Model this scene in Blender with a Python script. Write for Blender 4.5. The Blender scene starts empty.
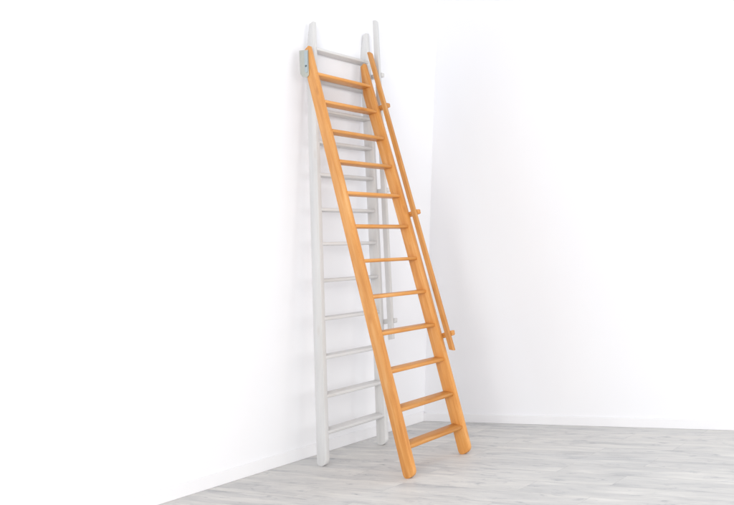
import bpy, bmesh, math
from math import sin, cos, tan, pi, sqrt, radians
from mathutils import Matrix, Vector

S = bpy.context.scene
COL = S.collection

# ---------------------------------------------------------------- measurements (metres)
AL_O, AL_W = 0.37735, 0.0985            # lean of the orange and of the white ladder
WD, TH, LW = 0.0735, 0.0275, 0.4862      # stile width, stile thickness, ladder width
TT = 0.0225                              # tread thickness
WALL_X = -4.800
CORNER = Vector((WALL_X, 4.499, 0))
BACK_DIR = Vector((1.324, -0.045, 0)).normalized()

# ---------------------------------------------------------------- helpers
def link(name, bm, mat, parent=None, smooth=False):
    me = bpy.data.meshes.new(name)
    bmesh.ops.recalc_face_normals(bm, faces=bm.faces)
    bm.to_mesh(me); bm.free()
    me.materials.append(mat)
    if smooth:
        for p in me.polygons: p.use_smooth = True
        try: me.set_sharp_from_angle(angle=radians(38))
        except Exception: pass
    o = bpy.data.objects.new(name, me); COL.objects.link(o)
    if parent: o.parent = parent
    return o

def bev(bm, w, seg=2, ang=50):
    es = [e for e in bm.edges if len(e.link_faces) == 2 and e.calc_face_angle(0) > radians(ang)]
    bmesh.ops.bevel(bm, geom=es, offset=w, offset_type='OFFSET', segments=seg, profile=0.5, affect='EDGES', clamp_overlap=True)

def prism(pts, y0, y1, bevel=0.0, seg=2, ang=50):
    """outline of (x, z) points pushed from y0 to y1"""
    bm = bmesh.new()
    a = [bm.verts.new((x, y0, z)) for x, z in pts]
    f = bm.faces.new(a)
    r = bmesh.ops.extrude_face_region(bm, geom=[f])
    for v in r['geom']:
        if isinstance(v, bmesh.types.BMVert): v.co.y = y1
    bmesh.ops.recalc_face_normals(bm, faces=bm.faces)
    if bevel: bev(bm, bevel, seg, ang)
    return bm

def box(x0, x1, y0, y1, z0, z1, bevel=0.0, seg=2):
    return prism([(x0, z0), (x1, z0), (x1, z1), (x0, z1)], y0, y1, bevel, seg)

# ---------------------------------------------------------------- materials
def newmat(name):
    m = bpy.data.materials.new(name); m.use_nodes = True
    nt = m.node_tree; b = nt.nodes['Principled BSDF']
    return m, nt, b

def N(nt, t, **k):
    n = nt.nodes.new(t)
    for a, v in k.items():
        if a in n.inputs: n.inputs[a].default_value = v
        else: setattr(n, a, v)
    return n

def ramp(nt, stops, fac):
    r = nt.nodes.new('ShaderNodeValToRGB')
    cr = r.color_ramp
    while len(cr.elements) < len(stops): cr.elements.new(0.5)
    for e, (p, c) in zip(cr.elements, stops):
        e.position = p; e.color = (c[0], c[1], c[2], 1)
    nt.links.new(fac, r.inputs[0])
    return r

def grain_coords(nt, along, stretch=14.0, fine=38.0):
    tc = N(nt, 'ShaderNodeTexCoord'); oi = N(nt, 'ShaderNodeObjectInfo')
    sc = [fine, fine, fine]; sc['xyz'.index(along)] = fine / stretch
    mp = N(nt, 'ShaderNodeMapping'); mp.inputs['Scale'].default_value = sc
    off = N(nt, 'ShaderNodeVectorMath', operation='SCALE')
    cmb = N(nt, 'ShaderNodeCombineXYZ')
    for i in range(3): nt.links.new(oi.outputs['Random'], cmb.inputs[i])
    nt.links.new(cmb.outputs[0], off.inputs[0]); off.inputs['Scale'].default_value = 23.7
    nt.links.new(off.outputs[0], mp.inputs['Location'])
    nt.links.new(tc.outputs['Object'], mp.inputs['Vector'])
    return mp.outputs[0], oi

def wood(name, along, dark, mid, light, rough=0.42, contrast=1.0, knots=True):
    m, nt, b = newmat(name)
    v, oi = grain_coords(nt, along)
    n1 = N(nt, 'ShaderNodeTexNoise', Scale=1.0, Detail=6.0, Roughness=0.62, Distortion=0.5)
    nt.links.new(v, n1.inputs['Vector'])
    r1 = ramp(nt, [(0.26, dark), (0.5, mid), (0.76, light)], n1.outputs['Fac'])
    # broad soft figure along the board
    v2, _ = grain_coords(nt, along, 5.0, 9.0)
    n2 = N(nt, 'ShaderNodeTexNoise', Scale=1.0, Detail=3.0, Roughness=0.5)
    nt.links.new(v2, n2.inputs['Vector'])
    r2 = ramp(nt, [(0.3, (0.88, 0.84, 0.78)), (0.55, (1, 1, 1)), (0.8, (1.0, 1.0, 1.0))], n2.outputs['Fac'])
    mx = N(nt, 'ShaderNodeMix', data_type='RGBA', blend_type='MULTIPLY'); mx.inputs[0].default_value = 0.9 * contrast
    nt.links.new(r1.outputs[0], mx.inputs[6]); nt.links.new(r2.outputs[0], mx.inputs[7])
    out = mx.outputs[2]
    if knots:
        v3, _ = grain_coords(nt, along, 2.6, 9.5)
        vo = N(nt, 'ShaderNodeTexVoronoi', Scale=1.0, Randomness=1.0)
        nt.links.new(v3, vo.inputs['Vector'])
        r3 = ramp(nt, [(0.0, (0.55, 0.42, 0.30)), (0.09, (0.8, 0.7, 0.6)), (0.17, (1, 1, 1))], vo.outputs['Distance'])
        mk = N(nt, 'ShaderNodeMix', data_type='RGBA', blend_type='MULTIPLY'); mk.inputs[0].default_value = 0.55 * contrast
        nt.links.new(out, mk.inputs[6]); nt.links.new(r3.outputs[0], mk.inputs[7]); out = mk.outputs[2]
    # each board a touch lighter or darker than its neighbour
    hs = N(nt, 'ShaderNodeHueSaturation')
    mr = N(nt, 'ShaderNodeMapRange'); mr.inputs['To Min'].default_value = 1 - 0.09 * contrast; mr.inputs['To Max'].default_value = 1 + 0.09 * contrast
    nt.links.new(oi.outputs['Random'], mr.inputs['Value']); nt.links.new(mr.outputs[0], hs.inputs['Value'])
    nt.links.new(out, hs.inputs['Color']); nt.links.new(hs.outputs[0], b.inputs['Base Color'])
    b.inputs['Roughness'].default_value = rough
    bp = N(nt, 'ShaderNodeBump', Strength=0.12, Distance=0.002)
    nt.links.new(n1.outputs['Fac'], bp.inputs['Height']); nt.links.new(bp.outputs[0], b.inputs['Normal'])
    return m

OD, OM, OL = (0.50, 0.192, 0.038), (0.63, 0.285, 0.072), (0.70, 0.39, 0.155)
M_OZ = wood('orange_beech_upright', 'z', OD, OM, OL)
M_OY = wood('orange_beech_tread', 'y', OD, OM, OL)
M_OX = wood('orange_beech_block', 'x', OD, OM, OL, knots=False)
GD, GM, GL = (0.60, 0.60, 0.60), (0.65, 0.65, 0.65), (0.69, 0.69, 0.688)
M_WZ = wood('white_lacquer_upright', 'z', GD, GM, GL, contrast=0.35, rough=0.5)
M_WY = wood('white_lacquer_tread', 'y', GD, GM, GL, contrast=0.35, rough=0.5)
M_WX = wood('white_lacquer_block', 'x', GD, GM, GL, contrast=0.35, rough=0.5, knots=False)

def metal(name, col, rough, met=0.75):
    m, nt, b = newmat(name)
    tc = N(nt, 'ShaderNodeTexCoord')
    n = N(nt, 'ShaderNodeTexNoise', Scale=60.0, Detail=4.0); nt.links.new(tc.outputs['Object'], n.inputs['Vector'])
    r = ramp(nt, [(0.3, [c * 0.96 for c in col]), (0.7, [min(1, c * 1.03) for c in col])], n.outputs['Fac'])
    nt.links.new(r.outputs[0], b.inputs['Base Color'])
    b.inputs['Metallic'].default_value = met; b.inputs['Roughness'].default_value = rough
    return m
M_ZINC = metal('zinc_plated_steel', (0.47, 0.49, 0.445), 0.42, 0.45)
M_BLUE = metal('bright_steel', (0.43, 0.50, 0.52), 0.35, 0.5)
M_SCREW = metal('dark_screw', (0.10, 0.14, 0.15), 0.4, 0.5)

def wall_mat():
    m, nt, b = newmat('matt_white_plaster')
    tc = N(nt, 'ShaderNodeTexCoord')
    n = N(nt, 'ShaderNodeTexNoise', Scale=0.55, Detail=3.0, Roughness=0.5); nt.links.new(tc.outputs['Object'], n.inputs['Vector'])
    r = ramp(nt, [(0.3, (0.845, 0.85, 0.88)), (0.7, (0.875, 0.878, 0.895))], n.outputs['Fac'])
    nt.links.new(r.outputs[0], b.inputs['Base Color'])
    b.inputs['Roughness'].default_value = 0.9
    n2 = N(nt, 'ShaderNodeTexNoise', Scale=160.0, Detail=3.0); nt.links.new(tc.outputs['Object'], n2.inputs['Vector'])
    bp = N(nt, 'ShaderNodeBump', Strength=0.06, Distance=0.002); nt.links.new(n2.outputs['Fac'], bp.inputs['Height'])
    nt.links.new(bp.outputs[0], b.inputs['Normal'])
    return m
M_WALL = wall_mat()
def skirt_mat():
    m, nt, b = newmat('white_skirting_paint')
    tc = N(nt, 'ShaderNodeTexCoord')
    n = N(nt, 'ShaderNodeTexNoise', Scale=3.0, Detail=2.0); nt.links.new(tc.outputs['Object'], n.inputs['Vector'])
    r = ramp(nt, [(0.3, (0.84, 0.84, 0.86)), (0.7, (0.87, 0.87, 0.885))], n.outputs['Fac'])
    nt.links.new(r.outputs[0], b.inputs['Base Color']); b.inputs['Roughness'].default_value = 0.45
    return m
M_SKIRT = skirt_mat()

def floor_mat():
    m, nt, b = newmat('whitewashed_grey_planks')
    tc = N(nt, 'ShaderNodeTexCoord')
    src = tc.outputs['Object']
    # plank layout: rows along local X
    br = N(nt, 'ShaderNodeTexBrick', Scale=1.0)
    br.offset = 0.37; br.offset_frequency = 2
    br.inputs['Color1'].default_value = (0, 0, 0, 1); br.inputs['Color2'].default_value = (1, 1, 1, 1)
    br.inputs['Mortar'].default_value = (0.5, 0.5, 0.5, 1)
    br.inputs['Mortar Size'].default_value = 0.0022; br.inputs['Mortar Smooth'].default_value = 0.4
    br.inputs['Brick Width'].default_value = 1.28; br.inputs['Row Height'].default_value = 0.155
    nt.links.new(src, br.inputs['Vector'])
    # shift the grain from plank to plank
    sh = N(nt, 'ShaderNodeVectorMath', operation='MULTIPLY_ADD')
    nt.links.new(br.outputs['Color'], sh.inputs[0]); sh.inputs[1].default_value = (7.3, 3.1, 5.7)
    nt.links.new(src, sh.inputs[2])
    def noise(scale, det, rough, dist):
        mp = N(nt, 'ShaderNodeMapping'); mp.inputs['Scale'].default_value = scale
        nt.links.new(sh.outputs[0], mp.inputs['Vector'])
        n = N(nt, 'ShaderNodeTexNoise', Scale=1.0, Detail=det, Roughness=rough, Distortion=dist)
        nt.links.new(mp.outputs[0], n.inputs['Vector']); return n
    a = noise((1.3, 11, 4), 7, 0.62, 0.8)
    c = noise((6, 70, 20), 4, 0.6, 0.2)
    d = noise((4.2, 22, 9), 6, 0.66, 1.4)
    ra = ramp(nt, [(0.28, (0.51, 0.512, 0.514)), (0.44, (0.625, 0.620, 0.612)), (0.58, (0.705, 0.695, 0.675)), (0.74, (0.79, 0.775, 0.750))], a.outputs['Fac'])
    rc = ramp(nt, [(0.3, (0.90, 0.90, 0.91)), (0.6, (1, 1, 1))], c.outputs['Fac'])
    rd = ramp(nt, [(0.27, (0.42, 0.45, 0.50)), (0.36, (0.80, 0.81, 0.84)), (0.46, (1, 1, 1))], d.outputs['Fac'])
    def mul(x, y, f):
        k = N(nt, 'ShaderNodeMix', data_type='RGBA', blend_type='MULTIPLY'); k.inputs[0].default_value = f
        nt.links.new(x, k.inputs[6]); nt.links.new(y, k.inputs[7]); return k.outputs[2]
    o = mul(ra.outputs[0], rc.outputs[0], 0.8)
    o = mul(o, rd.outputs[0], 0.85)
    rt = ramp(nt, [(0.0, (0.93, 0.935, 0.94)), (1.0, (1.0, 0.995, 0.985))], br.outputs['Color'])
    o = mul(o, rt.outputs[0], 1.0)
    rj = ramp(nt, [(0.0, (1, 1, 1)), (1.0, (0.72, 0.72, 0.73))], br.outputs['Fac'])
    o = mul(o, rj.outputs[0], 0.6)
    nt.links.new(o, b.inputs['Base Color'])
    b.inputs['Roughness'].default_value = 0.55
    b.inputs['Specular IOR Level'].default_value = 0.25
    bp = N(nt, 'ShaderNodeBump', Strength=0.15, Distance=0.002)
    nt.links.new(c.outputs['Fac'], bp.inputs['Height']); nt.links.new(bp.outputs[0], b.inputs['Normal'])
    return m
M_FLOOR = floor_mat()

# ---------------------------------------------------------------- the room
def structure(o, label=None):
    o['kind'] = 'structure'
    if label: o['label'] = label
    return o

bm = bmesh.new()
# floor sheet built in a frame whose X runs along the far wall, so the planks follow it
ang = math.atan2(BACK_DIR.y, BACK_DIR.x)
R = Matrix.Rotation(-ang, 3, 'Z')
c0 = CORNER + Vector((0, -7.5, 0)); c1 = CORNER.copy(); c2 = CORNER + BACK_DIR * 7.5; c3 = c2 + Vector((0, -7.5, 0))
vs = [bm.verts.new(R @ (p - CORNER)) for p in (c0, c3, c2, c1)]
bm.faces.new(vs)
fl = link('floor', bm, M_FLOOR)
fl.location = CORNER; fl.rotation_euler = (0, 0, ang)
structure(fl, 'whitewashed grey wood plank floor')

HW = 6.0
wl = structure(link('left_wall', box(-0.12, 0, -7.5, 0.0, 0, HW), M_WALL), 'plain white plaster wall behind the white ladder')
wl.location = CORNER
sk = link('skirting', box(0, 0.012, -7.5, -0.012, 0.0, 0.075, 0.003), M_SKIRT, wl)
wr = structure(link('back_wall', box(0, 7.5, 0, 0.12, 0, HW), M_WALL), 'plain white plaster wall at the right of the corner')
wr.location = CORNER; wr.rotation_euler = (0, 0, ang)
sk = link('skirting', box(0.004, 7.5, -0.012, 0, 0.0, 0.06, 0.003), M_SKIRT, wr)

# ---------------------------------------------------------------- ladders
def stile_outline(al, top_u, wd, bow=0.0):
    """(v, u) outline: rounded foot, straight edges, top cut plumb at the back"""
    b = 0.037
    sup = sqrt((wd / 2 * sin(al)) ** 2 + (b * cos(al)) ** 2)
    c = (sup + wd / 2 * sin(al)) / cos(al)
    pts = []
    n = 22
    for i in range(n + 1):                                   # foot, from back to front
        a = pi + pi * i / n
        # superellipse: a little squarer than a half circle
        ca, sa = cos(a), sin(a)
        e = 0.86
        x = -wd / 2 + wd / 2 * math.copysign(abs(ca) ** e, ca)
        z = c + b * math.copysign(abs(sa) ** e, sa)
        pts.append((x, z))
    m = 24
    for i in range(1, m + 1):                                # front edge
        pts.append((0.0, c + (top_u - c) * i / m))
    ku = top_u - 0.238                    # where the plumb cut meets the back edge
    pts.append((-0.001, top_u + 0.008))
    pts.append((-0.038, top_u - 0.004))
    pts.append((-wd, ku))
    for i in range(m - 1, 0, -1):
        u = c + (ku - c) * i / m
        pts.append((-wd, u))
    out = []
    for v, u in pts:
        s = min(1, max(0, u / top_u))
        out.append((v + bow * 4 * s * (1 - s), u))
    return out

def lean(o, al, sl=0.0): o.rotation_euler = (math.asin(sl * cos(al)), -al, 0)

def ladder(al, loc, rz, top_near, top_far, treads, rail, brackets, mats, label, category, bow, sl, hook, wfar):
    MZ, MY, MX = mats
    root = bpy.data.objects.new('loft_ladder', None); COL.objects.link(root)
    root.location = loc; root.rotation_euler = (0, 0, rz)
    root['label'] = label; root['category'] = category
    for y0, top, bw, wd in ((0.0, top_near, bow[0], WD), (LW - TH, top_far, bow[1], wfar)):
        st = link('stile', prism(stile_outline(al, top, wd, bow=bw), 0, TH, 0.0028, 2), MZ, root, True)
        st.location = (0, y0, 0); lean(st, al, sl)
    for z, tilt in treads:
        xf = -tan(al) * z + 0.001; d = WD / cos(al) - 0.001
        xm = bow[1] * 0.4
        r = 0.006
        pts = [(-d, -TT), (-r, -TT), (-r * 0.35, -TT + r * 0.3), (0, -TT + r), (0, -r), (-r * 0.3, -r * 0.35), (-r, 0), (-d, 0)]
        t_ = radians(tilt)
        px, pz = (-d, 0) if tilt >= 0 else (0, 0)              # the edge the board was levelled on
        pts = [(px + (x - px) * cos(t_) + (zz - pz) * sin(t_), pz - (x - px) * sin(t_) + (zz - pz) * cos(t_)) for x, zz in pts]
        t = link('tread', prism(pts, -(LW / 2 - TH) - 0.006, (LW / 2 - TH) + 0.006, 0.0015, 2, 60), MY, root, True)
        t.location = (xf + xm, LW / 2 - sl * z, z)
    v0, v1, u0, u1, u0b = rail
    ch = 0.006
    # handrail: flat bar, lower end cut level, upper end cut plumb
    h = link('handrail', prism([(v0 + ch, u0), (v1, u0b), (v1, u1 - 0.025), (v1 - 0.012, u1 - 0.006), (v0 + 0.004, u1), (v0, u1 - 0.006), (v0, u0 + 0.003)], 0, 0.020, 0.0035, 3), MZ, root, True)
    h.location = (0, LW - 0.0205, 0); lean(h, al, sl)
    for u, va, vb in brackets:
        k = link('rail_bracket', prism([(va - u * 0, -0.017), (vb - 0.004, -0.017), (vb, -0.012), (vb, 0.012), (vb - 0.004, 0.017), (va, 0.017)], 0, 0.028, 0.003, 2), MX, root, True)
        k.location = (-sin(al) * u, LW + 0.0006 - sl * cos(al) * u, cos(al) * u); lean(k, al * 0.55)
    if hook:
        hk = link('hook_plate', prism(hook['plate'], -0.0045, -0.0008, 0.0012, 2), M_ZINC, root, True)
        lean(hk, al, sl)
        fl_ = link('flange', prism(hook['flange'], -0.0085, -0.0047, 0.0012, 2), M_BLUE, hk, True)
        for (v, u) in hook['screws']:
            b = bmesh.new()
            bmesh.ops.create_cone(b, cap_ends=True, segments=20, radius1=0.008, radius2=0.0055, depth=0.004)
            bmesh.ops.rotate(b, verts=b.verts, cent=(0, 0, 0), matrix=Matrix.Rotation(radians(90), 3, 'X'))
            s = link('screw', b, M_SCREW, hk, True); s.location = (v, -0.0105, u)
    return root

TILT = [11, 9, 7, 5, 3, 1, -1, -2, -3, -4, -5, -6]     # small differences in how the boards sit
ZO = [0.1839, 0.3822, 0.5963, 0.8152, 1.0356, 1.2599, 1.4848, 1.7072, 1.9275, 2.1455, 2.3599, 2.5691]
ZW = [z + 0.025 for z in (0.1904, 0.4076, 0.6449, 0.8871, 1.1324, 1.3748, 1.6075, 1.8498, 2.0801, 2.3100, 2.5390, 2.7666)]

def plate_outline(v0, v1, u0, u1, r):
    pts = []
    for cx, cz, a0 in ((v1 - r, u0 + r, -90), (v1 - r * 0.4, u1 - r * 0.4, 0), (v0 + r * 0.3, u1 - r * 0.3, 90), (v0 + r, u0 + r, 180)):
        rr = r if a0 in (-90, 180) else (r * 0.4 if a0 == 0 else r * 0.3)
        for i in range(6):
            a = radians(a0 + 90 * i / 5); pts.append((cx + rr * cos(a), cz + rr * sin(a)))
    return pts

hook = dict(plate=[(-0.082, 2.980), (-0.078, 2.984), (-0.010, 2.950), (-0.009, 2.945), (-0.050, 2.766), (-0.060, 2.757), (-0.078, 2.756), (-0.104, 2.778), (-0.116, 2.802), (-0.117, 2.812)],
            flange=[(-0.038, 2.955), (-0.012, 2.940), (-0.049, 2.790), (-0.058, 2.786), (-0.070, 2.793), (-0.072, 2.800)],
            screws=[(-0.0507, 2.8365)])

ladder(AL_O, (-3.5527, 3.2798, 0), 0.0824, 2.975, 2.950, list(zip(ZO, TILT)),
       (0.045, 0.078, 0.662, 3.032, 0.645),
       [(2.562, -0.05, 0.079), (1.676, -0.05, 0.084), (0.776, -0.05, 0.086)],
       (M_OZ, M_OY, M_OX),
       'orange varnished wooden loft ladder leaning forward, with metal hook plate at its top', 'ladder', (0.0, 0.014), -0.0255, hook, 0.0835)
ladder(AL_W, (-4.4271, 3.4045, 0), 0.070, 2.990, 3.030, list(zip(ZW, TILT)),
       (0.057, 0.098, 0.695, 3.130, 0.695),
       [(2.680, -0.05, 0.100), (1.775, -0.05, 0.098), (0.825, -0.05, 0.101)],
       (M_WZ, M_WY, M_WX),
       'pale whitish grey loft ladder standing nearly upright against the white wall', 'ladder', (0.0, 0.010), 0.0199, None, 0.0775)

# ---------------------------------------------------------------- light
w = bpy.data.worlds.new('World'); S.world = w; w.use_nodes = True
bg = w.node_tree.nodes['Background']
bg.inputs['Color'].default_value = (0.97, 0.98, 1.0, 1); bg.inputs['Strength'].default_value = 0.85

def area(name, loc, target, sx, sy, power, col):
    l = bpy.data.lights.new(name, 'AREA'); l.shape = 'RECTANGLE'; l.size = sx; l.size_y = sy; l.energy = power; l.color = col
    o = bpy.data.objects.new(name, l); COL.objects.link(o); o.location = loc
    o.rotation_euler = (Vector(target) - Vector(loc)).to_track_quat('-Z', 'Y').to_euler()
    return o
area('soft_area_light', (4.4, 2.4, 1.9), (-4.5, 3.6, 1.4), 4.5, 3.6, 225, (1, 0.985, 0.965))
area('soft_area_light', (0.9, -3.2, 2.2), (-3.0, 4.5, 1.3), 3.6, 2.8, 275, (1, 0.99, 0.975))  # added fill lamp, placed out of view to brighten the back wall

# ---------------------------------------------------------------- camera
F, H, YAW, PIT, ROLL, PX, PY = 691.8096, 1.145631, 0.346267, 0.212181, -0.075879, 776.9, 96.4747
cam = bpy.data.cameras.new('camera'); co = bpy.data.objects.new('camera', cam); COL.objects.link(co)
Rv = Vector((cos(YAW), sin(YAW), 0))
Fv = Vector((-sin(YAW) * cos(PIT), cos(YAW) * cos(PIT), sin(PIT)))
Uv = Vector((sin(YAW) * sin(PIT), -cos(YAW) * sin(PIT), cos(PIT)))
X = Rv * cos(ROLL) + Uv * sin(ROLL)
Y = Uv * cos(ROLL) - Rv * sin(ROLL)
Mx = Matrix((X, Y, -Fv)).transposed().to_4x4()
Mx.translation = Vector((0, 0, H))
co.matrix_world = Mx
cam.sensor_fit = 'HORIZONTAL'; cam.sensor_width = 36.0
cam.lens = F / 734.0 * 36.0
cam.shift_x = (367.0 - PX) / 734.0
cam.shift_y = (PY - 252.5) / 734.0
cam.clip_start = 0.05; cam.clip_end = 200
S.camera = co

S.render.engine = 'CYCLES'
S.view_settings.view_transform = 'Standard'; S.view_settings.look = 'None'
S.view_settings.exposure = -0.07; S.view_settings.gamma = 1.0
